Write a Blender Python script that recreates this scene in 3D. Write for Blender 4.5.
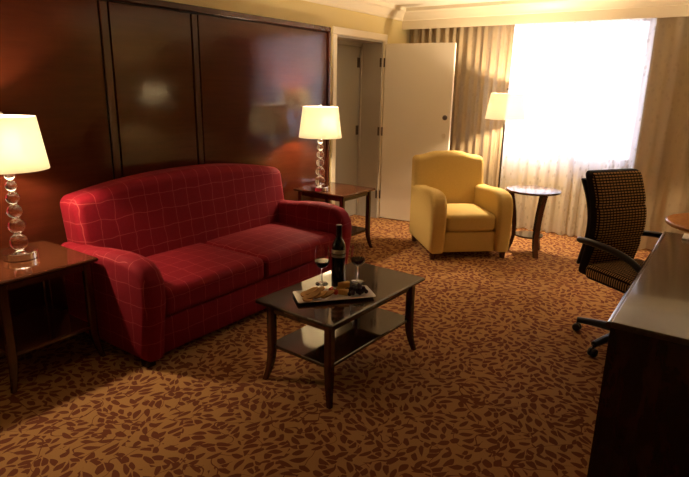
import bpy, bmesh, math, random
from mathutils import Vector, Matrix
random.seed(7)
PI = math.pi
R = math.radians
S = bpy.context.scene
C = S.collection
for o in list(bpy.data.objects): bpy.data.objects.remove(o)

# ---------------------------------------------------------------- camera
YAW, PITCH, ROLL, CAM_H, FPX = 35.05, 15.37, 1.09, 1.57, 554.0
cy_, sy_ = math.cos(R(YAW)), math.sin(R(YAW)); cp_, sp_ = math.cos(R(PITCH)), math.sin(R(PITCH))
fwd = Vector((-sy_*cp_, cy_*cp_, -sp_)); rgt = Vector((cy_, sy_, 0)); up = rgt.cross(fwd)
c_, s_ = math.cos(R(ROLL)), math.sin(R(ROLL))
rgt, up = c_*rgt + s_*up, -s_*rgt + c_*up
cam_d = bpy.data.cameras.new('camera'); cam = bpy.data.objects.new('camera', cam_d); C.objects.link(cam)
cam_d.sensor_width = 36; cam_d.lens = FPX/689*36; cam_d.clip_start = .05
M = Matrix((rgt, up, -fwd)).transposed().to_4x4(); M.translation = (0, 0, CAM_H)
cam.matrix_world = M
S.camera = cam

# ---------------------------------------------------------------- world, exposure, big lights
S.view_settings.view_transform = 'Standard'; S.view_settings.look = 'None'
S.view_settings.gamma = 1; S.view_settings.use_curve_mapping = False
S.view_settings.exposure = 0.0
w = bpy.data.worlds.new('world'); S.world = w; w.use_nodes = True
w.node_tree.nodes['Background'].inputs[0].default_value = (.80, .85, 1.0, 1)
w.node_tree.nodes['Background'].inputs[1].default_value = 1.2

LWX, RWX, BWY, FWY, CZ = -3.53, .95, -1.3, 6.48, 2.46      # left, right, back, window walls and ceiling
WX0, WX1, WZ0, WZ1 = -2.42, -.88, .78, 2.3              # window opening

def area(name, loc, rot, sx, sy, power, col):
    l = bpy.data.lights.new(name, 'AREA'); l.shape = 'RECTANGLE'; l.size = sx; l.size_y = sy
    l.energy = power; l.color = col
    o = bpy.data.objects.new(name, l); o.location = loc; o.rotation_euler = rot; C.objects.link(o); return o
# daylight outside the window
area('window_daylight', ((WX0+WX1)/2, FWY+.55, 1.62), (R(-90), 0, 0), 2.0, 1.6, 110, (.86, .84, 1.0))

# ---------------------------------------------------------------- materials
def mat(name):
    m = bpy.data.materials.new(name); m.use_nodes = True
    nt = m.node_tree; b = nt.nodes['Principled BSDF']; return m, nt, b
def N(nt, t, **k):
    n = nt.nodes.new(t)
    for a, v in k.items():
        if a == 'op': n.operation = v
        elif a == 'i':
            for j, x in v.items(): n.inputs[j].default_value = x
        else: setattr(n, a, v)
    return n
def mth(nt, op, a, b=None, c=None, clamp=False):
    n = nt.nodes.new('ShaderNodeMath'); n.operation = op; n.use_clamp = clamp
    for i, v in enumerate((a, b, c)):
        if v is None: continue
        if isinstance(v, (int, float)): n.inputs[i].default_value = v
        else: nt.links.new(v, n.inputs[i])
    return n.outputs[0]
def mixc(nt, f, a, b):
    n = nt.nodes.new('ShaderNodeMix'); n.data_type = 'RGBA'
    for i, v in ((0, f), (6, a), (7, b)):
        if isinstance(v, (int, float)): n.inputs[i].default_value = v
        elif isinstance(v, tuple): n.inputs[i].default_value = (*v, 1)
        else: nt.links.new(v, n.inputs[i])
    return n.outputs[2]
def plain(name, col, rough=.5, metal=0, coat=0, spec=.5, trans=0, ior=1.45):
    m, nt, b = mat(name)
    b.inputs['Base Color'].default_value = (*col, 1); b.inputs['Roughness'].default_value = rough
    b.inputs['Metallic'].default_value = metal; b.inputs['Coat Weight'].default_value = coat
    b.inputs['Specular IOR Level'].default_value = spec
    b.inputs['Transmission Weight'].default_value = trans; b.inputs['IOR'].default_value = ior
    return m
def mottled(name, c1, c2, scale=8, rough=.6, bump=0, spec=.3, coord='Object'):
    m, nt, b = mat(name)
    tc = N(nt, 'ShaderNodeTexCoord'); no = N(nt, 'ShaderNodeTexNoise', i={'Scale': scale, 'Detail': 4})
    nt.links.new(tc.outputs[coord], no.inputs['Vector'])
    nt.links.new(mixc(nt, no.outputs[0], c1, c2), b.inputs['Base Color'])
    b.inputs['Roughness'].default_value = rough; b.inputs['Specular IOR Level'].default_value = spec
    if bump:
        n2 = N(nt, 'ShaderNodeTexNoise', i={'Scale': scale*20, 'Detail': 2}); nt.links.new(tc.outputs[coord], n2.inputs['Vector'])
        bp = N(nt, 'ShaderNodeBump', i={'Strength': bump, 'Distance': .003}); nt.links.new(n2.outputs[0], bp.inputs['Height'])
        nt.links.new(bp.outputs[0], b.inputs['Normal'])
    return m
def wood(name, c1, c2, rough=.2, scale=(1, 1, 1), coat=0, spec=.5, bump=.0):
    m, nt, b = mat(name)
    tc = N(nt, 'ShaderNodeTexCoord'); mp = N(nt, 'ShaderNodeMapping'); mp.inputs['Scale'].default_value = scale
    nt.links.new(tc.outputs['Object'], mp.inputs[0])
    no = N(nt, 'ShaderNodeTexNoise', i={'Scale': 6, 'Detail': 6, 'Roughness': .65, 'Distortion': .4}); nt.links.new(mp.outputs[0], no.inputs['Vector'])
    r = N(nt, 'ShaderNodeMapRange', i={1: .3, 2: .7}); nt.links.new(no.outputs[0], r.inputs[0])
    nt.links.new(mixc(nt, r.outputs[0], c1, c2), b.inputs['Base Color'])
    b.inputs['Roughness'].default_value = rough; b.inputs['Coat Weight'].default_value = coat
    b.inputs['Coat Roughness'].default_value = .05; b.inputs['Specular IOR Level'].default_value = spec
    return m

def plaid(name, base, line, pitch=.115, base2=None):
    m, nt, b = mat(name)
    tc = N(nt, 'ShaderNodeTexCoord'); geo = N(nt, 'ShaderNodeNewGeometry')
    no = N(nt, 'ShaderNodeTexNoise', i={'Scale': 9, 'Detail': 1}); nt.links.new(tc.outputs['Object'], no.inputs['Vector'])
    off = mth(nt, 'MULTIPLY', mth(nt, 'SUBTRACT', no.outputs[0], .5), .030)
    sx = N(nt, 'ShaderNodeSeparateXYZ'); nt.links.new(tc.outputs['Object'], sx.inputs[0])
    sn = N(nt, 'ShaderNodeSeparateXYZ'); nt.links.new(tc.outputs['Normal'], sn.inputs[0])
    acc = None
    for k in range(3):
        co = mth(nt, 'ADD', sx.outputs[k], off)
        fr = mth(nt, 'FRACT', mth(nt, 'DIVIDE', mth(nt, 'ADD', co, 20.03), pitch))
        d = mth(nt, 'ABSOLUTE', mth(nt, 'SUBTRACT', fr, .5))
        ln = mth(nt, 'LESS_THAN', d, .018)
        ms = mth(nt, 'LESS_THAN', mth(nt, 'ABSOLUTE', sn.outputs[k]), .72)
        v = mth(nt, 'MULTIPLY', ln, ms)
        acc = v if acc is None else mth(nt, 'MAXIMUM', acc, v)
    n3 = N(nt, 'ShaderNodeTexNoise', i={'Scale': 60, 'Detail': 2}); nt.links.new(tc.outputs['Object'], n3.inputs['Vector'])
    bc = mixc(nt, n3.outputs[0], base, base2 or tuple(x*.75 for x in base))
    nt.links.new(mixc(nt, mth(nt, 'MULTIPLY', acc, .42), bc, line), b.inputs['Base Color'])
    b.inputs['Roughness'].default_value = .8; b.inputs['Specular IOR Level'].default_value = .15
    b.inputs['Sheen Weight'].default_value = .10; b.inputs['Sheen Tint'].default_value = (*line, 1)
    return m

def carpet():
    m, nt, b = mat('leaf_carpet')
    tc = N(nt, 'ShaderNodeTexCoord')
    base, leafc = (.50, .265, .095), (.165, .040, .024)
    wn = N(nt, 'ShaderNodeTexNoise', i={'Scale': 6, 'Detail': 1}); nt.links.new(tc.outputs['Object'], wn.inputs['Vector'])
    wv = N(nt, 'ShaderNodeVectorMath', operation='MULTIPLY_ADD')
    nt.links.new(wn.outputs['Color'], wv.inputs[0]); wv.inputs[1].default_value = (.045, .045, 0); nt.links.new(tc.outputs['Object'], wv.inputs[2])
    # sprig patches: each patch has its own main direction
    pv = N(nt, 'ShaderNodeTexVoronoi', voronoi_dimensions='2D', i={'Scale': 1/.17, 'Randomness': .9}); nt.links.new(wv.outputs[0], pv.inputs['Vector'])
    pc = N(nt, 'ShaderNodeSeparateColor'); nt.links.new(pv.outputs['Color'], pc.inputs[0])
    pa = mth(nt, 'MULTIPLY', pc.outputs[0], 6.283)
    s = N(nt, 'ShaderNodeSeparateXYZ'); nt.links.new(wv.outputs[0], s.inputs[0])
    ca, sa = mth(nt, 'COSINE', pa), mth(nt, 'SINE', pa)
    U = mth(nt, 'ADD', mth(nt, 'MULTIPLY', s.outputs[0], ca), mth(nt, 'MULTIPLY', s.outputs[1], sa))
    Vv = mth(nt, 'SUBTRACT', mth(nt, 'MULTIPLY', s.outputs[1], ca), mth(nt, 'MULTIPLY', s.outputs[0], sa))
    CU, CV = .073, .043
    cb = N(nt, 'ShaderNodeCombineXYZ'); nt.links.new(mth(nt, 'DIVIDE', U, CU), cb.inputs[0]); nt.links.new(mth(nt, 'DIVIDE', Vv, CV), cb.inputs[1])
    v1 = N(nt, 'ShaderNodeTexVoronoi', voronoi_dimensions='2D', i={'Scale': 1, 'Randomness': .72}); nt.links.new(cb.outputs[0], v1.inputs['Vector'])
    v2 = N(nt, 'ShaderNodeTexVoronoi', voronoi_dimensions='2D', feature='DISTANCE_TO_EDGE', i={'Scale': 1, 'Randomness': .72}); nt.links.new(cb.outputs[0], v2.inputs['Vector'])
    d = N(nt, 'ShaderNodeVectorMath', operation='SUBTRACT'); nt.links.new(cb.outputs[0], d.inputs[0]); nt.links.new(v1.outputs['Position'], d.inputs[1])
    ds = N(nt, 'ShaderNodeSeparateXYZ'); nt.links.new(d.outputs[0], ds.inputs[0])
    cc = N(nt, 'ShaderNodeSeparateColor'); nt.links.new(v1.outputs['Color'], cc.inputs[0])
    du, dv = mth(nt, 'MULTIPLY', ds.outputs[0], CU), mth(nt, 'MULTIPLY', ds.outputs[1], CV)
    ja = mth(nt, 'MULTIPLY', mth(nt, 'SUBTRACT', cc.outputs[0], .5), 1.9)
    cj, sj = mth(nt, 'COSINE', ja), mth(nt, 'SINE', ja)
    u = mth(nt, 'ADD', mth(nt, 'MULTIPLY', du, cj), mth(nt, 'MULTIPLY', dv, sj))
    v = mth(nt, 'SUBTRACT', mth(nt, 'MULTIPLY', dv, cj), mth(nt, 'MULTIPLY', du, sj))
    v = mth(nt, 'ADD', v, mth(nt, 'MULTIPLY', mth(nt, 'MULTIPLY', u, u), 4.0))
    un = mth(nt, 'DIVIDE', u, mth(nt, 'MULTIPLY_ADD', cc.outputs[1], .013, .0335))
    wid = mth(nt, 'MULTIPLY', mth(nt, 'SUBTRACT', 1.0, mth(nt, 'MULTIPLY', un, un)), mth(nt, 'MULTIPLY_ADD', un, .0035, mth(nt, 'MULTIPLY_ADD', cc.outputs[2], .0065, .0115)))
    leaf = mth(nt, 'MULTIPLY', mth(nt, 'LESS_THAN', mth(nt, 'ABSOLUTE', v), wid), mth(nt, 'GREATER_THAN', v2.outputs['Distance'], .045))
    stem = mth(nt, 'MULTIPLY', mth(nt, 'LESS_THAN', mth(nt, 'ABSOLUTE', v), .0013), mth(nt, 'LESS_THAN', mth(nt, 'ABSOLUTE', mth(nt, 'ADD', un, .9)), .9))
    acc = mth(nt, 'MAXIMUM', leaf, stem)
    n1 = N(nt, 'ShaderNodeTexNoise', i={'Scale': 4.6, 'Detail': 1}); nt.links.new(tc.outputs['Object'], n1.inputs['Vector'])
    vine = mth(nt, 'LESS_THAN', mth(nt, 'ABSOLUTE', mth(nt, 'SUBTRACT', n1.outputs[0], .5)), .0045)
    acc = mth(nt, 'MAXIMUM', acc, vine)
    pile = N(nt, 'ShaderNodeTexNoise', i={'Scale': 350, 'Detail': 2}); nt.links.new(tc.outputs['Object'], pile.inputs['Vector'])
    col = mixc(nt, mth(nt, 'MULTIPLY', acc, .92), base, leafc)
    dk = mixc(nt, mth(nt, 'MULTIPLY', pile.outputs[0], .5), col, (.08, .03, .012))
    nt.links.new(dk, b.inputs['Base Color']); b.inputs['Roughness'].default_value = .95; b.inputs['Specular IOR Level'].default_value = .05
    bp = N(nt, 'ShaderNodeBump', i={'Strength': .5, 'Distance': .004}); nt.links.new(pile.outputs[0], bp.inputs['Height']); nt.links.new(bp.outputs[0], b.inputs['Normal'])
    return m

def cloth_translucent(name, col, tcol, mixf, pattern=None, transp=0.0):
    m = bpy.data.materials.new(name); m.use_nodes = True; nt = m.node_tree; nt.nodes.clear()
    out = N(nt, 'ShaderNodeOutputMaterial'); d = N(nt, 'ShaderNodeBsdfDiffuse'); t = N(nt, 'ShaderNodeBsdfTranslucent'); mx = N(nt, 'ShaderNodeMixShader')
    d.inputs[0].default_value = (*col, 1); t.inputs[0].default_value = (*tcol, 1); mx.inputs[0].default_value = mixf
    if pattern:
        tc = N(nt, 'ShaderNodeTexCoord'); mp = N(nt, 'ShaderNodeMapping'); mp.inputs['Scale'].default_value = pattern[1]
        nt.links.new(tc.outputs['UV'], mp.inputs[0])
        vo = N(nt, 'ShaderNodeTexVoronoi', i={'Scale': 1, 'Randomness': .8}); nt.links.new(mp.outputs[0], vo.inputs['Vector'])
        r = N(nt, 'ShaderNodeMapRange', i={1: .22, 2: .34}); nt.links.new(vo.outputs['Distance'], r.inputs[0])
        nt.links.new(mixc(nt, r.outputs[0], pattern[0], col), d.inputs[0])
        nt.links.new(mixc(nt, r.outputs[0], tuple(a*b/max(c, 1e-3) for a, b, c in zip(pattern[0], tcol, col)), tcol), t.inputs[0])
    nt.links.new(d.outputs[0], mx.inputs[1]); nt.links.new(t.outputs[0], mx.inputs[2])
    if transp:
        tr = N(nt, 'ShaderNodeBsdfTransparent'); m2 = N(nt, 'ShaderNodeMixShader'); m2.inputs[0].default_value = transp
        nt.links.new(mx.outputs[0], m2.inputs[1]); nt.links.new(tr.outputs[0], m2.inputs[2]); nt.links.new(m2.outputs[0], out.inputs[0])
    else: nt.links.new(mx.outputs[0], out.inputs[0])
    return m

def chair_weave():
    m, nt, b = mat('chair_weave')
    tc = N(nt, 'ShaderNodeTexCoord'); s = N(nt, 'ShaderNodeSeparateXYZ'); nt.links.new(tc.outputs['UV'], s.inputs[0])
    row = mth(nt, 'DIVIDE', s.outputs[1], .0165); fr = mth(nt, 'FRACT', row)
    colm = mth(nt, 'DIVIDE', s.outputs[0], .026); fc = mth(nt, 'FRACT', colm)
    a = mth(nt, 'LESS_THAN', fr, .5); c = mth(nt, 'LESS_THAN', fc, .74)
    d = mth(nt, 'MULTIPLY', a, c)
    nt.links.new(mixc(nt, d, (.014, .009, .007), (.50, .30, .13)), b.inputs['Base Color'])
    b.inputs['Roughness'].default_value = .85; b.inputs['Specular IOR Level'].default_value = .2
    return m

mt = {}
mt['wall'] = mottled('painted_wall', (.66, .54, .25), (.70, .57, .28), 3, .75, .1)
mt['ceil'] = mottled('painted_ceiling', (.80, .74, .60), (.83, .77, .63), 3, .8)
mt['trim'] = plain('cream_paint', (.78, .68, .50), .45)
mt['door'] = mottled('door_paint', (.86, .78, .62), (.88, .80, .64), 2, .45)
mt['taupe'] = plain('jamb_paint', (.44, .39, .31), .5)  # shade of the unlit doorway is put into this jamb colour
mt['taupedoor'] = plain('taupe_door_paint', (.30, .265, .21), .5)  # closed door's taupe, darkened further to carry the doorway's shade
mt['panel'] = wood('panel_wood', (.050, .0095, .0038), (.066, .013, .005), .10, (1, .45, 5), 0, .36)
mt['panelrail'] = wood('panel_rail_wood', (.046, .0105, .005), (.060, .013, .006), .2, (6, 6, .6))
mt['groove'] = plain('groove_dark', (.012, .004, .003), .5)
mt['wood'] = wood('mahogany', (.040, .010, .005), (.085, .022, .009), .12, (3, 3, 1), .3)
mt['tablewood'] = wood('end_table_wood', (.052, .015, .007), (.085, .026, .010), .10, (6, 1, 1), .3)
mt['ctop'] = wood('coffee_table_wood', (.030, .011, .007), (.055, .020, .011), .07, (6, 1, 1), .5)
mt['dark'] = wood('espresso_wood', (.018, .007, .005), (.035, .012, .008), .25, (3, 3, 1))
mt['desktop'] = wood('desk_top_wood', (.045, .024, .016), (.075, .040, .026), .13, (9, 1, 1), .4)
mt['orange'] = wood('honey_wood', (.42, .15, .04), (.55, .22, .06), .25, (4, 1, 1))
mt['carpet'] = carpet()
mt['red'] = plaid('red_plaid_fabric', (.215, .0045, .0135), (.50, .10, .09), .115)
mt['mustard'] = mottled('mustard_fabric', (.56, .385, .12), (.63, .44, .145), 60, .85, .3, .15)
mt['chrome'] = plain('chrome', (.80, .79, .78), .16, 1)
mt['steel'] = plain('dark_nickel', (.10, .085, .07), .3, 1)
mt['hinge'] = plain('bronze_hinge', (.09, .06, .04), .4, .8)
mt['crystal'] = plain('crystal', (1, 1, 1), .0, 0, 0, .5, 1, 1.5)
mt['glass'] = plain('thin_glass', (1, 1, 1), .0, 0, 0, .5, 1, 1.45)
mt['wine'] = plain('red_wine', (.05, .002, .006), .05, 0, 0, .5, 0)
mt['bottle'] = plain('bottle_glass', (.006, .008, .005), .05, 0, .5)
mt['foil'] = plain('bottle_foil', (.02, .01, .01), .3, .3)
mt['label'] = plain('label_paper', (.42, .38, .34), .5)
mt['labeldark'] = plain('label_dark', (.03, .03, .03), .5)
mt['plate'] = plain('white_porcelain', (.88, .86, .80), .2)
mt['bread'] = mottled('bread', (.55, .30, .10), (.70, .45, .18), 60, .7)
mt['crust'] = plain('bread_crust', (.36, .16, .05), .7)
mt['cheese'] = plain('cheese', (.80, .52, .16), .45)
mt['berry'] = mottled('strawberry', (.45, .02, .015), (.60, .05, .02), 120, .3)
mt['leafg'] = plain('berry_leaf', (.10, .20, .03), .6)
mt['grape'] = mottled('grape', (.020, .008, .018), (.05, .015, .03), 80, .22)
mt['stemb'] = plain('grape_stem', (.20, .13, .05), .7)
mt['black'] = plain('black_plastic', (.012, .010, .010), .32)
mt['blackf'] = plain('black_fabric', (.012, .008, .007), .8, spec=.2)
mt['weave'] = chair_weave()
mt['shade'] = cloth_translucent('lamp_shade_linen', (.70, .67, .60), (.46, .43, .36), .5)
mt['shadef'] = cloth_translucent('floor_lamp_shade_linen', (.72, .69, .62), (.66, .62, .52), .6)
mt['drape'] = cloth_translucent('drape_fabric', (.46, .35, .21), (.42, .31, .18), .30, ((.425, .32, .19), (20, 15, 1)))
mt['sheer'] = cloth_translucent('sheer_fabric', (.62, .55, .44), (.86, .82, .80), .55, ((.50, .43, .33), (22, 14, 1)), .10)
mt['paper'] = plain('paper', (.85, .80, .72), .6)
mt['winframe'] = plain('window_frame_paint', (.55, .52, .48), .4)
mt['concrete'] = plain('outside_white', (.6, .6, .6), .8)

def glow(name, col, st):
    m = bpy.data.materials.new(name); m.use_nodes = True; nt = m.node_tree; nt.nodes.clear()
    o = N(nt, 'ShaderNodeOutputMaterial'); e = N(nt, 'ShaderNodeEmission'); e.inputs[0].default_value = (*col, 1); e.inputs[1].default_value = st
    nt.links.new(e.outputs[0], o.inputs[0]); return m
mt['bulb'] = glow('bulb_glow', (1, .78, .45), 12)

# ---------------------------------------------------------------- mesh helpers
def obj(name, bm, m, parent=None, sharp=35, loc=None, smooth=True):
    bmesh.ops.recalc_face_normals(bm, faces=bm.faces[:])
    me = bpy.data.meshes.new(name); bm.to_mesh(me); bm.free()
    if smooth:
        for p in me.polygons: p.use_smooth = True
        me.set_sharp_from_angle(angle=R(sharp))
    for x in (m if isinstance(m, (list, tuple)) else [m]): me.materials.append(x)
    o = bpy.data.objects.new(name, me); C.objects.link(o)
    if parent: o.parent = parent
    if loc: o.location = loc
    return o
def tag(o, label, cat, group=None):
    o['label'] = label; o['category'] = cat
    if group: o['group'] = group
    return o
def thing(name, label, cat, loc=(0, 0, 0), rz=0, group=None):
    o = bpy.data.objects.new(name, None); o.empty_display_size = .1; C.objects.link(o)
    o.location = loc; o.rotation_euler = (0, 0, rz); return tag(o, label, cat, group)
def struct(name, bm, m, parent=None, **k):
    o = obj(name, bm, m, parent, **k)
    if not parent: o['kind'] = 'structure'
    return o
def dup(src, loc, rz, label):
    r = src.copy(); C.objects.link(r); r.location = loc; r.rotation_euler = (0, 0, rz); r['label'] = label
    for ch in list(src.children):
        c = ch.copy(); C.objects.link(c); c.parent = r
        for g in list(ch.children):
            d = g.copy(); C.objects.link(d); d.parent = c
    return r
def box(bm, x0, x1, y0, y1, z0, z1, bev=0, mtx=None, seg=1):
    r = bmesh.ops.create_cube(bm, size=1)
    vs = r['verts']
    for v in vs: v.co = Vector(((x0+x1)/2+v.co.x*(x1-x0), (y0+y1)/2+v.co.y*(y1-y0), (z0+z1)/2+v.co.z*(z1-z0)))
    if bev:
        es = list({e for v in vs for e in v.link_edges})
        rr = bmesh.ops.bevel(bm, geom=es, offset=bev, segments=seg, profile=.5, affect='EDGES')
        vs = list({v for f in rr['faces'] for v in f.verts} | {v for v in vs if v.is_valid})
    if mtx:
        for v in vs: v.co = mtx @ v.co
    return bm
def BX(*a, **k): return box(bmesh.new(), *a, **k)
def soft(hx, hy, hz, r=.04, n=12, crown=0, fn=None, bm=None, mtx=None):
    """upholstery box with rounded edges of radius r, optional crown and deform callback"""
    bm = bm or bmesh.new(); idx = {}; h = (hx, hy, hz)
    def ts(H):
        e = [H-r+r*math.tan(PI/4*k/4) for k in range(5)]
        m = [(-1+2*k/n)*(H-r) for k in range(1, n)]
        return [-x for x in reversed(e)] + m + e
    def vert(p):
        key = tuple(round(x*1e5) for x in p)
        if key in idx: return idx[key]
        inn = Vector([max(-(h[i]-r), min(h[i]-r, p[i])) for i in range(3)]); d = Vector(p)-inn
        c = inn + (d.normalized()*r if d.length > 1e-7 else d)
        q = Vector((c.x/hx, c.y/hy, c.z/hz))
        if crown: c.z += crown*(1-q.x**2)*(1-q.y**2)*(q.z if q.z > 0 else 0)
        if fn: c = fn(c, q)
        if mtx: c = mtx @ c
        v = bm.verts.new(c); idx[key] = v; return v
    for ax in range(3):
        u, w_ = (ax+1) % 3, (ax+2) % 3; A, B = ts(h[u]), ts(h[w_])
        for sg in (-1, 1):
            for i in range(len(A)-1):
                for j in range(len(B)-1):
                    q = []
                    for a_, b_ in ((A[i], B[j]), (A[i+1], B[j]), (A[i+1], B[j+1]), (A[i], B[j+1])):
                        p = [0, 0, 0]; p[ax] = sg*h[ax]; p[u] = a_; p[w_] = b_; q.append(vert(p))
                    bm.faces.new(q)
    return bm
def prism(outline, w0, w1, r=.02, steps=4, plane='xz', bm=None, bulge=0):
    """rounded extrusion of an outline (list of 2D points, ccw) between w0 and w1"""
    bm = bm or bmesh.new(); n = len(outline)
    nor = []
    for i in range(n):
        a, b = Vector(outline[i-1]), Vector(outline[(i+1) % n]); t1 = (Vector(outline[i])-a).normalized(); t2 = (b-Vector(outline[i])).normalized(); m_ = (Vector((t1.y, -t1.x))+Vector((t2.y, -t2.x))).normalized(); nor.append(m_/max(.6, m_.dot(Vector((t1.y, -t1.x)))))
    def put(p, w):
        return {'xz': (p[0], w, p[1]), 'yz': (w, p[0], p[1]), 'xy': (p[0], p[1], w)}[plane]
    rings = []
    prof = [(r*(1-math.sin(a)), w0+r*(1-math.cos(a))) for a in [PI/2*i/steps for i in range(steps+1)]]
    prof = [(ins, ww) for ins, ww in prof]
    full = prof + [(ins, w1-(ww-w0)) for ins, ww in reversed(prof)]
    for ins, ww in full:
        rings.append([bm.verts.new(put(Vector(outline[i])-nor[i]*ins, ww)) for i in range(n)])
    for a, b in zip(rings, rings[1:]):
        for i in range(n): bm.faces.new((a[i], a[(i+1) % n], b[(i+1) % n], b[i]))
    bm.faces.new(rings[0][::-1]); bm.faces.new(rings[-1]); return bm
def sweep_rect(pts, sizes, bm=None, up=None):
    """square section moved along points; section stays horizontal for legs"""
    bm = bm or bmesh.new(); rings = []
    for p, s in zip(pts, sizes):
        sx, sy = s if isinstance(s, tuple) else (s, s)
        ch = min(sx, sy)*.18
        q = [(sx/2-ch, -sy/2), (sx/2, -sy/2+ch), (sx/2, sy/2-ch), (sx/2-ch, sy/2), (-sx/2+ch, sy/2), (-sx/2, sy/2-ch), (-sx/2, -sy/2+ch), (-sx/2+ch, -sy/2)]
        rings.append([bm.verts.new((p[0]+a, p[1]+b, p[2])) for a, b in q])
    for a, b in zip(rings, rings[1:]):
        for i in range(8): bm.faces.new((a[i], a[(i+1) % 8], b[(i+1) % 8], b[i]))
    bm.faces.new(rings[0]); bm.faces.new(rings[-1]); return bm
def lathe(prof, n=32, bm=None, loc=(0, 0, 0), close=False):
    bm = bm or bmesh.new(); rings = []
    for r, z in prof:
        if r < 1e-5: rings.append([bm.verts.new((loc[0], loc[1], loc[2]+z))])
        else: rings.append([bm.verts.new((loc[0]+r*math.cos(2*PI*i/n), loc[1]+r*math.sin(2*PI*i/n), loc[2]+z)) for i in range(n)])
    pr = list(zip(rings, rings[1:])) + ([(rings[-1], rings[0])] if close else [])
    for a, b in pr:
        for i in range(n):
            j = (i+1) % n
            if len(a) == 1 and len(b) == 1: continue
            if len(a) == 1: bm.faces.new((a[0], b[j], b[i]))
            elif len(b) == 1: bm.faces.new((a[i], a[j], b[0]))
            else: bm.faces.new((a[i], a[j], b[j], b[i]))
    return bm
def tube(pts, rad, n=10, bm=None, smooth=3, flat=1.0):
    bm = bm or bmesh.new(); P = [Vector(p) for p in pts]
    rr = rad if isinstance(rad, (list, tuple)) else [rad]*len(P)
    if smooth:
        Q, q2 = [], []
        for i in range(len(P)-1):
            p0, p1, p2, p3 = P[max(i-1, 0)], P[i], P[i+1], P[min(i+2, len(P)-1)]
            for k in range(smooth):
                t = k/smooth
                Q.append(.5*((2*p1)+(-p0+p2)*t+(2*p0-5*p1+4*p2-p3)*t*t+(-p0+3*p1-3*p2+p3)*t**3)); q2.append(rr[i]*(1-t)+rr[i+1]*t)
        Q.append(P[-1]); q2.append(rr[-1]); P, rr = Q, q2
    rings = []; nrm = None
    for i, p in enumerate(P):
        t = (P[min(i+1, len(P)-1)]-P[max(i-1, 0)]).normalized()
        if nrm is None: nrm = t.orthogonal().normalized() if abs(t.z) > .9 else Vector((0, 0, 1)).cross(t).normalized()
        nrm = (nrm - t*nrm.dot(t)).normalized(); bn = t.cross(nrm)
        rings.append([bm.verts.new(p+(nrm*math.cos(2*PI*k/n)*flat+bn*math.sin(2*PI*k/n))*rr[i]) for k in range(n)])
    for a, b in zip(rings, rings[1:]):
        for k in range(n): bm.faces.new((a[k], a[(k+1) % n], b[(k+1) % n], b[k]))
    bm.faces.new(rings[0][::-1]); bm.faces.new(rings[-1]); return bm
def arc(cx, cz, r, a0, a1, n=8, rz=None):
    rz = rz or r
    return [(cx+r*math.cos(R(a0+(a1-a0)*i/n)), cz+rz*math.sin(R(a0+(a1-a0)*i/n))) for i in range(n+1)]

# ---------------------------------------------------------------- room shell
DY0, DY1, DZ = 4.82, 5.72, 2.07                       # connecting doorway in the left wall
T = .36
struct('floor', BX(LWX-T, RWX+.1, BWY-.1, FWY+.12, -.05, 0), mt['carpet'])
struct('ceiling', BX(LWX-T, RWX+.1, BWY-.1, FWY+.12, CZ, CZ+.06), mt['ceil'])
bm = BX(LWX-T, LWX, BWY, DY0, 0, CZ); box(bm, LWX-T, LWX, DY1, FWY, 0, CZ); box(bm, LWX-T, LWX, DY0, DY1, DZ, CZ)
struct('wall_left', bm, mt['wall'])
struct('wall_right', BX(RWX, RWX+.1, BWY, FWY, 0, CZ), mt['wall'])
struct('wall_back', BX(LWX-T, RWX+.1, BWY-.1, BWY, 0, CZ), mt['wall'])
bm = BX(LWX-T, WX0, FWY, FWY+.12, 0, CZ); box(bm, WX1, RWX+.1, FWY, FWY+.12, 0, CZ)
box(bm, WX0, WX1, FWY, FWY+.12, 0, WZ0); box(bm, WX0, WX1, FWY, FWY+.12, WZ1, CZ)
struct('wall_front', bm, mt['wall'])
# window
win = thing('window_1', 'window', 'window'); del win['label']; del win['category']; win['kind'] = 'structure'
bm = bmesh.new()
for a, b in ((WX0, WX0+.05), (WX1-.05, WX1), (-1.60, -1.55)): box(bm, a, b, FWY+.04, FWY+.09, WZ0+.05, WZ1-.05)
box(bm, WX0, WX1, FWY+.04, FWY+.09, WZ0, WZ0+.05); box(bm, WX0, WX1, FWY+.04, FWY+.09, WZ1-.05, WZ1)
obj('window_frame', bm, mt['winframe'], win)
for a, b in ((WX0+.05, -1.60), (-1.55, WX1-.05)):
    obj('window_pane', BX(a, b, FWY+.060, FWY+.066, WZ0+.05, WZ1-.05), mt['glass'], win)
obj('window_sill', BX(WX0-.03, WX1+.03, FWY-.03, FWY+.04, WZ0-.03, WZ0, bev=.005), mt['trim'], win)
# crown moulding on the left wall
prof = [(LWX, 2.33), (LWX+.018, 2.33), (LWX+.022, 2.352), (LWX+.045, 2.38), (LWX+.07, 2.41), (LWX+.10, 2.425), (LWX+.105, CZ), (LWX, CZ)]
struct('trim_1', prism(prof, BWY, 6.13, .0005, 1, 'xz'), mt['trim'], sharp=20)
prof = [(RWX, CZ), (RWX-.105, CZ), (RWX-.10, 2.425), (RWX-.07, 2.41), (RWX-.045, 2.38), (RWX-.022, 2.352), (RWX-.018, 2.33), (RWX, 2.33)]
struct('trim_2', prism(prof, BWY, 6.13, .0005, 1, 'xz'), mt['trim'], sharp=20)
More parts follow.
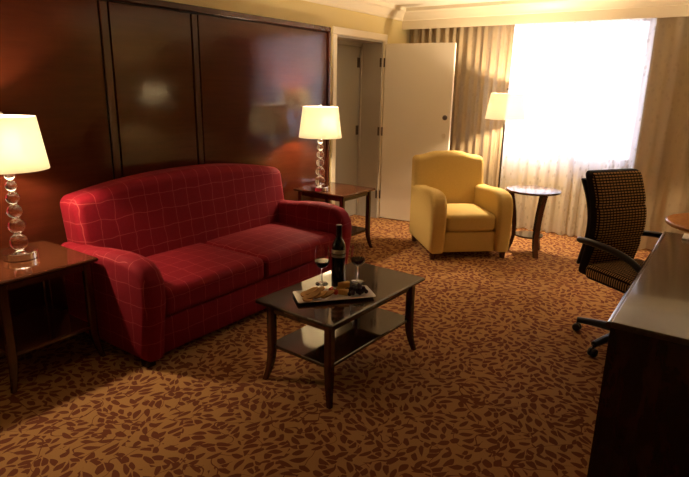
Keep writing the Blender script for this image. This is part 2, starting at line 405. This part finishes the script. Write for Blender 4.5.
# door casing around the connecting doorway
bm = BX(LWX, LWX+.02, DY0-.075, DY0-.005, 0, DZ+.005, bev=.006); box(bm, LWX, LWX+.02, DY1+.005, DY1+.075, 0, DZ+.005, bev=.006)
box(bm, LWX, LWX+.022, DY0-.075, DY1+.075, DZ+.005, DZ+.078, bev=.006)
struct('trim_3', bm, mt['trim'])
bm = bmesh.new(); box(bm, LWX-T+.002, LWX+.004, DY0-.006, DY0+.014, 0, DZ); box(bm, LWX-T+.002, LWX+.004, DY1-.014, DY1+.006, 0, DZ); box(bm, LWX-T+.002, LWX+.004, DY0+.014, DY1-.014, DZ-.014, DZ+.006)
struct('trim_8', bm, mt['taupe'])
# baseboards
struct('baseboard_left', BX(LWX, LWX+.014, 5.80, FWY-.03, 0, .09, bev=.004), mt['trim'])
struct('baseboard_front', BX(LWX+.02, RWX, FWY-.014, FWY, 0, .09, bev=.004), mt['trim'])

def door(name, loc, rz, w, m):
    t = thing(name, 'x', 'door', loc, rz); del t['label']; del t['category']; t['kind'] = 'structure'
    obj('door_leaf', BX(.004, w, -.02, .02, .012, 2.045, bev=.003), m, t)
    return t
# open door swung into the room, hinged on the far jamb
d1 = door('door_1', (LWX+.028, DY1+.028, 0), R(7.5), .825, mt['door'])
for z in (.30, 1.06, 1.84): obj('hinge', lathe([(0, -.05), (.009, -.05), (.009, .05), (0, .05)], 12, loc=(-.002, -.026, z)), mt['hinge'], d1)
bm = lathe([(0, 0), (.028, 0), (.028, .006), (.022, .012), (.016, .02), (0, .022)], 24)
bmesh.ops.rotate(bm, verts=bm.verts, matrix=Matrix.Rotation(PI/2, 3, 'X')); bmesh.ops.translate(bm, verts=bm.verts, vec=(.76, -.02, 1.25))
obj('deadbolt', bm, mt['steel'], d1)
bm = lathe([(0, 0), (.030, 0), (.030, .004), (.026, .009), (0, .010)], 24)
bmesh.ops.rotate(bm, verts=bm.verts, matrix=Matrix.Rotation(PI/2, 3, 'X')); bmesh.ops.translate(bm, verts=bm.verts, vec=(.76, -.02, 1.05))
obj('cover_plate', bm, mt['trim'], d1)
# the neighbouring room's door, closed at the back of the doorway
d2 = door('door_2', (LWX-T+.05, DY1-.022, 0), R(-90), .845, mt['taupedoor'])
for z in (.30, 1.06, 1.84):
    obj('hinge', BX(.010, .06, .0205, .026, z-.055, z+.055), mt['hinge'], d2)
for z in (.30, 1.06, 1.84):       # hinge plates let into the jamb
    struct('trim_4' if z == .30 else 'trim_5' if z == 1.06 else 'trim_6', BX(LWX-.02, LWX+.003, DY1-.0185, DY1-.0145, z-.05, z+.05), mt['hinge'])
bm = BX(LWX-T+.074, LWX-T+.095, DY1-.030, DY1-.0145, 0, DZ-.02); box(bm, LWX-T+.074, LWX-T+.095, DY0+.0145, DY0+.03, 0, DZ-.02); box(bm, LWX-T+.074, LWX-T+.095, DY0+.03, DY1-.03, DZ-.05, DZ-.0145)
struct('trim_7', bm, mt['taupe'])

# ---------------------------------------------------------------- wood panelling
PX = LWX+.03
t = thing('wood_paneling', 'glossy dark mahogany panelling covering the wall behind the red sofa', 'wall panelling', (LWX, 0, 0))
PY0, PY1, PT = .55, 4.68, 2.13
sty = [(2.20, 2.268), (2.945, 3.01)]
edges = [PY0+.035, sty[0][0], sty[0][1], sty[1][0], sty[1][1], PY1-.04]
for a, b in ((edges[0], edges[1]), (edges[2], edges[3]), (edges[4], edges[5])):
    obj('panel', BX(.001, .022, a+.006, b-.006, .10, PT-.055, bev=.002), mt['panel'], t)
for a, b in sty: obj('stile', BX(.001, .026, a+.006, b-.006, .10, PT-.055, bev=.004), mt['panelrail'], t)
obj('backing', BX(.0005, .006, PY0+.01, PY1-.01, .02, PT-.02), mt['groove'], t)
obj('top_rail', BX(.001, .040, PY0, PY1, PT-.045, PT, bev=.006), mt['panelrail'], t)
obj('base_rail', BX(.001, .034, PY0+.04, PY1-.045, .0, .094, bev=.005), mt['panelrail'], t)
obj('end_stile', BX(.001, .040, PY1-.04, PY1, 0, PT-.046, bev=.006), mt['panelrail'], t)
obj('end_stile', BX(.001, .040, PY0, PY0+.035, 0, PT-.046, bev=.006), mt['panelrail'], t)

# ---------------------------------------------------------------- cornice and curtains
VY = 6.14
prof = [(VY, 2.235), (VY+.02, 2.235), (VY+.02, CZ), (VY-.10, CZ), (VY-.095, 2.425), (VY-.065, 2.41), (VY-.04, 2.38), (VY-.018, 2.352), (VY-.012, 2.335), (VY, 2.33)]
prof = prof[::-1]
tag(obj('window_cornice', prism(prof, LWX+.001, RWX-.001, .0005, 1, 'yz'), mt['trim'], sharp=20), 'long cream cornice board with crown moulding above the curtains', 'cornice')
def curtain(x0, x1, y, z0, z1, nf, amp, seed, thick=.003, pinch=0):
    rnd = random.Random(seed); bm = bmesh.new(); uvl = bm.loops.layers.uv.new('UVMap')
    n = int(nf*14); ph = [rnd.uniform(-.9, .9) for _ in range(int(nf)+3)]; am = [rnd.uniform(.6, 1.25) for _ in range(int(nf)+3)]
    zs = [z0+(z1-z0)*k/14 for k in range(15)]; V = []; U = []
    for k, z in enumerate(zs):
        row = []; ur = []
        tz = (z-z0)/(z1-z0); arcL = 0; last = None
        for i in range(n+1):
            s = i/n*nf; j = int(s); f = s-j
            a = amp*(am[j]*(1-f)+am[j+1]*f); p = ph[j]*(1-f)+ph[j+1]*f
            wob = .35*math.sin(tz*3+j*1.7)*(1-tz)
            a *= .65+.35*(1-tz)
            ang = 2*PI*s+p+wob
            yy = y+a*math.sin(ang)+a*.35*math.sin(2*ang+1)
            xx = x0+(x1-x0)*i/n+a*.3*math.cos(ang)
            if last is not None: arcL += math.hypot(xx-last[0], yy-last[1])
            last = (xx, yy); row.append(bm.verts.new((xx, yy, z+(.006*math.sin(ang) if k == 0 else 0)))); ur.append(arcL)
        V.append(row); U.append(ur)
    for k in range(14):
        for i in range(n):
            f = bm.faces.new((V[k][i], V[k][i+1], V[k+1][i+1], V[k+1][i]))
            for l, (a, b) in zip(f.loops, ((k, i), (k, i+1), (k+1, i+1), (k+1, i))): l[uvl].uv = (U[a][b], zs[a])
    return bm
tag(obj('drape', curtain(LWX+.05, -2.20, 6.245, .012, 2.33, 13, .024, 3), mt['drape'], sharp=80), 'beige pleated drape hanging behind the open cream door and yellow armchair', 'curtain')
tag(obj('drape', curtain(-.84, RWX-.06, 6.245, .012, 2.33, 8, .040, 5), mt['drape'], sharp=80), 'brown pleated drape hanging behind the office chair, right of the window', 'curtain')
tag(obj('sheer_curtain', curtain(-2.28, -.76, 6.335, .012, 2.33, 13, .022, 8), mt['sheer'], sharp=80), 'pale sheer curtain glowing with daylight across the window', 'curtain')

# ---------------------------------------------------------------- sofa
sofa = thing('sofa', 'long red sofa with thin plaid lines, camel back and two seat cushions', 'sofa', (0, 0, 0))
SY0, SY1 = 1.665, 3.645; AW = .15
SXB, SXF = -3.44, -2.50
ym = (SY0+SY1)/2
arm_out = [(-3.33, .04), (-2.515, .04), (-2.485, .25), (-2.466, .38)] + \
    [(-2.462, .46), (-2.472, .52), (-2.503, .575), (-2.55, .612), (-2.64, .632), (-2.76, .637), (-2.92, .625), (-3.05, .607), (-3.16, .60), (-3.33, .60)]
for y0 in (SY0, SY1-AW):
    obj('armrest', prism(arm_out, y0, y0+AW, .05, 6, 'xz'), mt['red'], sofa, sharp=60)
def backdef(hh):
    def f(c, q):
        y = q.y
        if q.z > -.2:
            k = (q.z+.2)/1.2
            top = .095*(1-abs(y)**2.2)
            c.z += top*k
        c.x -= .07*(q.z)              # lean back
        return c
    return f
obj('backrest', soft(.115, (SY1-SY0)/2-.05, .395, r=.055, n=20, fn=backdef(0), mtx=Matrix.Translation((-3.265, ym+.03, .475))), mt['red'], sofa, sharp=70)
obj('base', BX(-3.16, -2.535, SY0+AW-.01, SY1-AW+.01, .04, .262, bev=.02, seg=4), mt['red'], sofa)
cw = (SY1-SY0-2*AW)/2
for i in range(2):
    ycen = SY0+AW+cw*(i+.5)
    cu = obj('seat_cushion', soft(.335, cw/2-.003, .083, r=.045, n=14, crown=.022, mtx=Matrix.Translation((-2.845, ycen, .348))), mt['red'], sofa, sharp=70)
for x in (-3.28, -2.56):
    for y in (SY0+.05, SY1-.05): obj('foot', BX(x-.03, x+.03, y-.03, y+.03, 0, .05, bev=.004), mt['dark'], sofa)

# ---------------------------------------------------------------- armchair
ach = thing('armchair', 'mustard yellow upholstered armchair with rounded arms in front of the open door', 'armchair', (-2.165, 5.06, 0), math.atan2(-.72, .69))
# local +x = front, y = width
aw = .158; hw = .402
arm2 = [(-.39, .07), (.362, .07), (.374, .28), (.378, .44), (.37, .53), (.345, .585), (.30, .622), (.23, .640), (.13, .643), (.0, .632), (-.14, .618), (-.39, .61)]
for s in (-1, 1):
    a, b = sorted((s*hw, s*(hw-aw)))
    obj('armrest', prism(arm2, a, b, .045, 6, 'xz'), mt['mustard'], ach, sharp=60)
def bd(c, q):
    if q.z > -.2:
        k = (q.z+.2)/1.2; c.z += k*(.045*math.exp(-(q.y/.6)**4))
    c.x -= .055*q.z
    c.y *= 1-.03*q.z
    return c
obj('backrest', soft(.095, .375, .41, r=.05, n=18, fn=bd, mtx=Matrix.Translation((-.335, -.02, .49))), mt['mustard'], ach, sharp=70)
obj('base', BX(-.26, .335, -hw+aw-.01, hw-aw+.01, .07, .27, bev=.015, seg=3), mt['mustard'], ach)
obj('seat_cushion', soft(.275, hw-aw-.003, .080, r=.04, n=12, crown=.022, mtx=Matrix.Translation((.082, 0, .353))), mt['mustard'], ach, sharp=70)
for x in (-.34, .31):
    for y in (-.35, .35): obj('foot', sweep_rect([(x, y, 0), (x, y, .075)], [.04, .055]), mt['tablewood'], ach)

# ---------------------------------------------------------------- tables
def splay_table(t, x0, x1, y0, y1, H, top, apron, shelfz, lw=.045, m=mt['wood'], mtop=None, ov=.03, kick=.035, glass=False):
    bm = BX(x0, x1, y0, y1, H-top, H, bev=.006)
    obj('tabletop', bm, mtop or m, t)
    lx0, lx1, ly0, ly1 = x0+ov+lw/2, x1-ov-lw/2, y0+ov+lw/2, y1-ov-lw/2
    bm = bmesh.new()
    for (a, b, c, d) in ((lx0, lx1, ly0-.008, ly0+.008), (lx0, lx1, ly1-.008, ly1+.008), (lx0-.008, lx0+.008, ly0, ly1), (lx1-.008, lx1+.008, ly0, ly1)):
        box(bm, a+(lw/2 if b-a > .05 else 0), b-(lw/2 if b-a > .05 else 0), c+(lw/2 if d-c > .05 else 0), d-(lw/2 if d-c > .05 else 0), H-top-apron, H-top-.0005)
    obj('apron', bm, m, t)
    for lx, sx in ((lx0, -1), (lx1, 1)):
        for ly, sy in ((ly0, -1), (ly1, 1)):
            zs = [0, .03, .07, .12, .17, .22, H-top-.0005]
            ks = [1, .72, .40, .15, .03, 0, 0]
            obj('leg', sweep_rect([(lx+sx*kick*k, ly+sy*kick*k, z) for z, k in zip(zs, ks)], [lw*.62, lw*.68, lw*.78, lw*.92, lw, lw, lw]), m, t, sharp=30)
    if shelfz: obj('shelf', BX(lx0-lw*.2, lx1+lw*.2, ly0-lw*.2, ly1+lw*.2, shelfz-.022, shelfz, bev=.004), mtop or m, t)
CT = thing('coffee_table', 'dark wooden coffee table with lower shelf and splayed feet before the red sofa', 'coffee table', (-1.685, 2.42, 0), R(-2))
CH = .47
splay_table(CT, -.262, .262, -.452, .452, CH, .022, .05, .215, .045, mt['wood'], mt['ctop'], ov=.040, kick=.028)
EH = .61
e1 = thing('end_table', 'wooden end table with crystal lamp in the lower left foreground', 'end table', (-3.15, 1.372, 0), 0, 'end tables beside the red sofa')
splay_table(e1, -.30, .30, -.275, .275, EH, .022, .045, .20, .042, mt['wood'], mt['tablewood'], ov=.03, kick=.03)
dup(e1, (-3.15, 4.31, 0), 0, 'wooden end table beside the doorway, behind the far arm of the red sofa')

# ---------------------------------------------------------------- crystal table lamps
def shade_bm(r0, r1, z0, z1, th=.002):
    return lathe([(r0, z0), (r1, z1), (r1-th, z1), (r0-th, z0)], 48, close=True)
def add_bulb_light(parent_name, loc, power, col=(1, .76, .50), rad=.035):
    l = bpy.data.lights.new(parent_name, 'POINT'); l.energy = power; l.color = col; l.shadow_soft_size = rad
    o = bpy.data.objects.new(parent_name, l); C.objects.link(o); o.location = loc; return o
LP = 44.0
def crystal_lamp(loc, label):
    t = thing('table_lamp', label, 'lamp', loc, 0, 'crystal ball table lamps')
    obj('lamp_base', lathe([(0, 0), (.087, 0), (.090, .004), (.090, .037), (.087, .041), (.02, .043), (0, .043)], 40), mt['chrome'], t)
    z = .044
    for r in (.047, .043, .039, .035, .030, .026):
        prof = [(r*math.sin(PI*k/20) if 0 < k < 20 else 0, z+r-r*math.cos(PI*k/20)) for k in range(21)]
        obj('crystal_ball', lathe(prof, 28), mt['crystal'], t); z += 2*r
        obj('collar', lathe([(0, z-.003), (.011, z-.003), (.011, z+.003), (0, z+.003)], 16), mt['chrome'], t); z += .001
    obj('stem', lathe([(.0, z), (.007, z), (.007, .60), (0, .60)], 12), mt['chrome'], t)
    sh = obj('lamp_shade', shade_bm(.200, .162, .498, .775), mt['shade'], t)
    bm = bmesh.new()
    for a in (0, 2*PI/3, 4*PI/3): tube([(.0, 0, .765), (.160*math.cos(a), .160*math.sin(a), .770)], .0018, 6, bm, 0)
    tube([(0, 0, .60), (0, 0, .775)], .003, 8, bm, 0)
    obj('shade_frame', bm, mt['chrome'], t)
    obj('finial', lathe([(0, .770), (.008, .773), (.006, .779), (.011, .788), (.007, .797), (0, .800)], 16), mt['chrome'], t)
    add_bulb_light('lamp_bulb', (loc[0]+.025, loc[1], loc[2]+.625), LP)
    return t
crystal_lamp((-3.185, 1.383, EH), 'lit crystal ball lamp at the left edge, on the near end table')
crystal_lamp((-3.19, 4.125, EH), 'lit crystal ball lamp beside the doorway, on the far end table')

# ---------------------------------------------------------------- floor lamp
def floor_lamp(FL, label, power):
    t = thing('floor_lamp', label, 'lamp', (FL[0], FL[1], 0))
    obj('lamp_base', lathe([(0, 0), (.13, 0), (.13, .012), (.12, .02), (.02, .028), (0, .028)], 36), mt['steel'], t)
    obj('pole', lathe([(0, .025), (.010, .025), (.010, 1.30), (.006, 1.31), (.006, 1.40), (0, 1.40)], 14), mt['steel'], t)
    obj('lamp_shade', shade_bm(.205, .165, 1.265, 1.53), mt['shadef'], t)
    bm = bmesh.new()
    for a in (0, 2*PI/3, 4*PI/3): tube([(0, 0, 1.52), (.162*math.cos(a), .162*math.sin(a), 1.525)], .0018, 6, bm, 0)
    tube([(0, 0, 1.40), (0, 0, 1.545)], .003, 8, bm, 0)
    obj('shade_frame', bm, mt['steel'], t)
    obj('finial', lathe([(0, 1.54), (.008, 1.543), (.006, 1.55), (.011, 1.565), (.006, 1.58), (0, 1.585)], 16), mt['steel'], t)
    add_bulb_light('lamp_bulb', (FL[0]+.03, FL[1]-.02, 1.42), power)
floor_lamp((-2.07, 5.86), 'floor lamp with thin dark pole and pale shade between armchair and window', 120)
floor_lamp((.33, 5.40), 'floor lamp with pale shade before the brown drape, beyond the round honey table', 60)

# ---------------------------------------------------------------- round side table
RT = (-1.56, 5.40)
t = thing('round_side_table', 'small round dark side table with curved legs beside the yellow armchair', 'side table', (RT[0], RT[1], 0))
obj('tabletop', lathe([(0, .615), (.235, .615), (.252, .620), (.257, .629), (.252, .638), (.24, .640), (0, .640)], 48), mt['wood'], t)
for a in (R(193), R(193+120), R(193+240)):
    ca, sa = math.cos(a), math.sin(a)
    pr = [(.215, .614), (.190, .52), (.162, .40), (.145, .28), (.143, .18), (.158, .09), (.190, .0)]
    bm = bmesh.new(); rings = []
    for i, (r, z) in enumerate(pr):
        wdt = .045; th = .03+.045*(z/.614)**1.5
        q = [(r-th/2, -wdt/2), (r+th/2, -wdt/2), (r+th/2, wdt/2), (r-th/2, wdt/2)]
        rings.append([bm.verts.new((x*ca-y*sa, x*sa+y*ca, z)) for x, y in q])
    for p, q in zip(rings, rings[1:]):
        for i in range(4): bm.faces.new((p[i], p[(i+1) % 4], q[(i+1) % 4], q[i]))
    bm.faces.new(rings[0]); bm.faces.new(rings[-1])
    obj('leg', bm, mt['wood'], t, sharp=40)
obj('shelf', lathe([(0, .175), (.135, .175), (.137, .18), (.137, .192), (0, .195)], 24), mt['wood'], t, sharp=30)

# ---------------------------------------------------------------- desk
DX0, DX1, DY0_, DY1_ = -.285, .47, 2.135, 3.86
t = thing('desk', 'dark wooden desk with glossy top in the lower right foreground', 'desk', (0, 0, 0))
obj('desktop', BX(DX0, DX1, DY0_, DY1_, .715, .742, bev=.011, seg=5), mt['desktop'], t, sharp=10)
bm = tube([(DX0, DY0_+.004, .7285), (DX0, DY1_-.004, .7285)], .0133, 28, smooth=0)
obj('edge_moulding', bm, mt['desktop'], t)
obj('end_panel', BX(DX0+.004, DX1-.004, DY0_+.012, DY0_+.06, 0, .7145), mt['dark'], t)
obj('side_panel', BX(DX0+.022, DX0+.055, DY0_+.061, 2.66, .03, .7145), mt['dark'], t)
for k, (a, b) in enumerate(((.05, .33), (.335, .52), (.525, .70))):
    f = obj('drawer', BX(DX0+.005, DX0+.0215, DY0_+.075, 2.64, a, b, bev=.003), mt['dark'], t)
    obj('handle', tube([(DX0+.006, 2.34, (a+b)/2), (DX0-.016, 2.345, (a+b)/2), (DX0-.016, 2.475, (a+b)/2), (DX0+.006, 2.48, (a+b)/2)], .005, 8, smooth=0), mt['steel'], f)
obj('inner_panel', BX(DX0+.056, DX1-.01, 2.63, 2.655, 0, .7145), mt['dark'], t)
obj('back_panel', BX(DX1-.035, DX1-.012, 2.656, 3.80, .25, .7145), mt['dark'], t)
obj('end_panel', BX(DX0+.30, DX1-.01, 3.805, 3.835, 0, .7145), mt['dark'], t)
tag(obj('notepad', BX(-.185, -.02, 3.70, 3.845, .7425, .750, bev=.001), mt['paper']), 'white notepad at the far edge of the glossy desk', 'notepad')
# round honey table beyond the desk
t = thing('round_table', 'round honey brown wooden table beyond the far end of the desk', 'table', (.02, 4.33, 0))
obj('tabletop', lathe([(0, .712), (.34, .712), (.352, .72), (.352, .735), (.345, .742), (0, .742)], 48), mt['orange'], t)
obj('pedestal', lathe([(0, .02), (.05, .02), (.035, .1), (.03, .4), (.04, .65), (.09, .7115), (0, .7115)], 24), mt['orange'], t)
obj('foot_plate', lathe([(0, 0), (.24, 0), (.24, .012), (.06, .03), (0, .03)], 32), mt['orange'], t)

# ---------------------------------------------------------------- office chair
OC = thing('office_chair', 'black office chair with tan checked seat and back, pulled up to the desk', 'office chair', (-.385, 3.70, 0), R(-33))
# local +x forward
def uvbox(bm, fx, fz):
    uv = bm.loops.layers.uv.new('UVMap')
    for f in bm.faces:
        for l in f.loops: l[uv].uv = (fx(l.vert.co), fz(l.vert.co))
    return bm
def obd(c, q):
    z = q.z
    for s0 in (-.28, .38):
        c.x -= .012*math.exp(-((z-s0)/.045)**2)*(1 if q.x > 0 else 0)
    c.x += .035*math.cos(z*2.2)*1.0 - .045*max(z, 0)**2 - .015     # lumbar curve
    c.y *= 1-.05*max(0, -z)
    return c
bm = soft(.047, .208, .335, r=.035, n=34, fn=obd, mtx=Matrix.Translation((-.215, 0, .755)))
uvbox(bm, lambda c: c.y+1, lambda c: c.z)
bk = obj('backrest', bm, [mt['weave'], mt['blackf']], OC, sharp=70)
for p in bk.data.polygons:
    if p.normal.x < .45: p.material_index = 1
def obs(c, q):
    c.z -= .03*max(0, q.x)**3; return c
bm = soft(.245, .23, .048, r=.04, n=14, crown=.012, fn=obs, mtx=Matrix.Translation((.04, 0, .465)))
uvbox(bm, lambda c: c.y+1, lambda c: c.x+1)
sc = obj('seat', bm, [mt['weave'], mt['blackf']], OC, sharp=70)
for p in sc.data.polygons:
    if p.normal.z < -.3: p.material_index = 1
obj('back_shell', soft(.014, .195, .28, r=.012, n=12, fn=lambda c, q: obd(c, Vector((-1, q.y, q.z))), mtx=Matrix.Translation((-.269, 0, .755))), mt['black'], OC, sharp=70)
bm = BX(-.14, .16, -.10, .10, .385, .415, bev=.01); tube([(-.10, 0, .40), (-.26, 0, .40), (-.285, 0, .44), (-.278, 0, .56)], .02, 10, bm)
obj('seat_mechanism', bm, mt['black'], OC)
for s in (-1, 1):
    y = s*.285
    pts = [(-.262, s*.215, .655), (-.225, s*.265, .668), (-.10, y, .680), (.06, y, .672), (.20, y, .64), (.285, y, .57), (.27, y, .47), (.14, s*.24, .40), (.05, s*.12, .395)]
    obj('armrest', tube(pts, [.016, .019, .021, .021, .019, .016, .014, .013, .012], 12, smooth=5), mt['black'], OC, sharp=60)
obj('column', lathe([(0, .09), (.03, .09), (.03, .22), (.018, .225), (.018, .385), (0, .385)], 20), mt['black'], OC)
obj('base_hub', lathe([(0, .065), (.045, .065), (.05, .11), (.035, .13), (0, .13)], 20), mt['black'], OC)
base_a = [R(170+74*k if k < 2 else 168+72*k) - R(-33) for k in range(5)]
for a in base_a:
    ca, sa = math.cos(a), math.sin(a)
    bm = tube([(.03*ca, .03*sa, .098), (.16*ca, .16*sa, .095), (.315*ca, .315*sa, .078)], [.032, .027, .020], 10, smooth=3, flat=1.0)
    lg = obj('base_leg', bm, mt['black'], OC)
    x, y = .315*ca, .315*sa
    bm = bmesh.new()
    for o_ in (-.013, .013):
        q = lathe([(0, -.008), (.024, -.008), (.026, -.005), (.026, .005), (.024, .008), (0, .008)], 20)
        mm = Matrix.Translation((x-sa*o_, y+ca*o_, .0265)) @ Matrix.Rotation(a, 4, 'Z') @ Matrix.Rotation(PI/2, 4, 'X')
        me = bpy.data.meshes.new('tmp'); bmesh.ops.transform(q, matrix=mm, verts=q.verts); q.to_mesh(me); bm.from_mesh(me); q.free(); bpy.data.meshes.remove(me)
    tube([(x, y, .03), (x, y, .075)], .007, 8, bm, 0)
    obj('caster', bm, mt['black'], lg)

# ---------------------------------------------------------------- on the coffee table
TZ = CH+.0005
# plate
PA = R(51)
pl = thing('serving_plate', 'white rectangular serving plate of snacks on the coffee table', 'plate', (-1.655, 2.27, TZ), PA)
def rect_ring(hx, hy, r, n=5):
    pts = []
    for cx, cy, a0 in ((hx-r, hy-r, 0), (-hx+r, hy-r, 90), (-hx+r, -hy+r, 180), (hx-r, -hy+r, 270)):
        for k in range(n+1): pts.append((cx+r*math.cos(R(a0+90*k/n)), cy+r*math.sin(R(a0+90*k/n))))
    return pts
bm = bmesh.new(); rings = []
for hx, hy, z in ((.17, .055, 0), (.185, .068, .004), (.205, .083, .012), (.213, .088, .014), (.213, .088, .017), (.203, .081, .015), (.183, .066, .009), (.165, .05, .007)):
    rings.append([bm.verts.new((x, y, z)) for x, y in rect_ring(hx, hy, .015)])
for a, b in zip(rings, rings[1:]):
    n = len(a)
    for i in range(n): bm.faces.new((a[i], a[(i+1) % n], b[(i+1) % n], b[i]))
bm.faces.new(rings[0]); bm.faces.new(rings[-1])
obj('dish', bm, mt['plate'], pl, sharp=50)
ca, sa = math.cos(PA), math.sin(PA)
def onplate(u, v, z): return (-1.655+u*ca-v*sa, 2.27+u*sa+v*ca, TZ+.0095+z)
# bread slices
def slice_bm():
    bm = bmesh.new(); out = [(.040*math.cos(2*PI*k/28)*(1+.06*math.cos(6*PI*k/28)), .029*math.sin(2*PI*k/28)) for k in range(28)]
    return prism(out, 0, .009, .003, 3, 'xy', bm)
sl0 = obj('bread_slice', slice_bm(), [mt['bread'], mt['crust']], sharp=60)
for p in sl0.data.polygons: p.material_index = 0 if abs(p.normal.z) > .6 else 1
places = [(-.150, -.030, .0, 75, 0), (-.120, -.028, .0165, 75, 22), (-.082, -.030, .0165, 75, 22), (-.044, -.032, .0165, 75, 22), (-.148, .033, .0, 75, 0), (-.118, .033, .0165, 75, 22), (-.080, .030, .0165, 75, 22)]
bl = ['toasted bread slice nearest the left end of the plate, front row', 'second bread slice from the left in the front row', 'third bread slice from the left in the front row', 'bread slice at the right end of the front row beside the strawberries',
      'bread slice at the left end of the back row on the plate', 'middle bread slice of the back row on the plate', 'bread slice at the right end of the back row on the plate']
for i, (u, v, z, a, tl) in enumerate(places):
    o = sl0 if i == 0 else sl0.copy()
    if i: C.objects.link(o)
    o.location = onplate(u, v, z); o.rotation_euler = (0, R(-tl), PA+R(a) if tl == 0 else PA+R(a-75)); tag(o, bl[i], 'bread', 'bread slices on the serving plate')
# strawberries
def berry(i, u, v, rz, label, first=None):
    if first: t = dup(first, onplate(u, v, .0), rz, label)
    else:
        t = thing('strawberry', label, 'strawberry', onplate(u, v, .0), rz, 'strawberries on the serving plate')
        prof = [(0, 0), (.006, .002), (.012, .010), (.0155, .020), (.014, .027), (.007, .030), (0, .030)]
        bm = lathe(prof, 18); bmesh.ops.rotate(bm, verts=bm.verts, matrix=Matrix.Rotation(R(75), 3, 'Y')); bmesh.ops.translate(bm, verts=bm.verts, vec=(0, 0, .016-.001))
        obj('fruit', bm, mt['berry'], t)
        bm = bmesh.new(); c = Vector((.030, 0, .023))
        for k in range(6):
            a = 2*PI*k/6; d = Vector((.1, math.cos(a), math.sin(a)))
            e = Vector((0, -math.sin(a), math.cos(a)))
            bm.faces.new([bm.verts.new(c), bm.verts.new(c+d*.007+e*.003), bm.verts.new(c+d*.013+Vector((.001, 0, 0))), bm.verts.new(c+d*.007-e*.003)])
        obj('leaves', bm, mt['leafg'], t)
    return t
b0 = berry(0, -.028, .004, 1.0, 'strawberry on the left of the pair beside the bread slices')
berry(1, .006, -.028, 2.4, 'strawberry at the front edge of the plate beside the cheese', b0)
berry(2, -.020, .044, .2, 'strawberry at the back edge of the plate behind the pair', b0)
# cheese wedges
def wedge(): return prism([(0, 0), (.062, -.018), (.066, 0), (.062, .018)], 0, .030, .002, 2, 'xy')
w0 = obj('cheese_wedge', wedge(), mt['cheese'])
for i, (u, v, z, a, l) in enumerate(((.018, .010, 0, -25, 'yellow cheese wedge nearest the front of the plate'), (.022, .035, 0, 28, 'yellow cheese wedge behind the front one, beside the grapes'), (.028, .024, .0315, 0, 'yellow cheese wedge resting on top of the other two'))):
    o = w0 if i == 0 else w0.copy()
    if i: C.objects.link(o)
    o.location = onplate(u, v, z); o.rotation_euler = (0, 0, PA+R(a)); tag(o, l, 'cheese', 'cheese wedges on the serving plate')
# grape bunch: one bunch, each grape a part
gb = thing('grape_bunch', 'bunch of dark purple grapes at the right end of the serving plate', 'grapes', onplate(.128, 0, .004), PA)
rg = random.Random(4); gp = []
def sphere(r, n=14): return [(r*math.sin(PI*k/n) if 0 < k < n else 0, -r*math.cos(PI*k/n)) for k in range(n+1)]
base = obj('grape', lathe(sphere(.0115), 16), mt['grape'], gb)
tries = 0
while len(gp) < 34 and tries < 20000:
    tries += 1
    x, y = rg.uniform(-.056, .046), rg.uniform(-.046, .046); lay = 0 if len(gp) < 16 else 1 if len(gp) < 28 else 2
    if lay and (abs(x) > .045-.012*lay or abs(y) > .042-.012*lay): continue
    p = Vector((x, y, .0115+lay*.0185))
    if all((p-q).length > .0225 for q in gp): gp.append(p)
for i, p in enumerate(gp):
    o = base if i == 0 else base.copy()
    if i: C.objects.link(o); o.parent = gb
    o.location = p
obj('stem', tube([(-.03, 0, .045), (.01, .005, .055), (.04, .0, .058), (.055, .01, .066)], .0015, 6), mt['stemb'], gb)
# wine bottle
wb = thing('wine_bottle', 'dark wine bottle with grey label standing behind the serving plate', 'bottle', (-1.768, 2.465, TZ))
obj('bottle_body', lathe([(0, .003), (.033, 0), (.040, .005), (.040, .215), (.037, .235), (.024, .258), (.0165, .275), (.0150, .33), (.017, .332), (.017, .342), (.0145, .345), (0, .345)], 40), mt['bottle'], wb)
lb = obj('label', lathe([(.0403, .160), (.0407, .161), (.0407, .204), (.0403, .205)], 40), mt['label'], wb)
obj('label_print', lathe([(.0408, .176), (.0409, .1765), (.0409, .1815), (.0408, .182)], 40), mt['labeldark'], lb)
obj('foil_capsule', lathe([(.0160, .280), (.0163, .2805), (.0157, .3305), (.0177, .332), (.0177, .343), (.015, .3462), (0, .3462)], 32), mt['foil'], wb)
# wine glasses
def wineglass(loc, label, first=None):
    if first: return dup(first, loc, 0, label)
    t = thing('wine_glass', label, 'wine glass', loc, 0, 'wine glasses on the coffee table')
    out = [(0, 0), (.036, 0), (.037, .0015), (.02, .004), (.005, .010), (.0035, .03), (.0035, .085), (.006, .095), (.024, .104), (.039, .120), (.0445, .138), (.0445, .155), (.041, .190), (.036, .222)]
    inn = [(.0348, .222), (.0398, .190), (.0433, .155), (.0433, .138), (.0377, .1212), (.023, .1055), (0, .0995)]
    obj('glass_body', lathe(out+inn, 36), mt['glass'], t, sharp=50)
    obj('wine', lathe([(0, .0998), (.0228, .1058), (.0374, .1215), (.0429, .138), (.0429, .140), (0, .140)], 36), mt['wine'], t, sharp=50)
    return t
g0 = wineglass((-1.83, 2.39, TZ), 'glass of red wine to the left of the bottle')
wineglass((-1.69, 2.55, TZ), 'glass of red wine to the right of the bottle', g0)
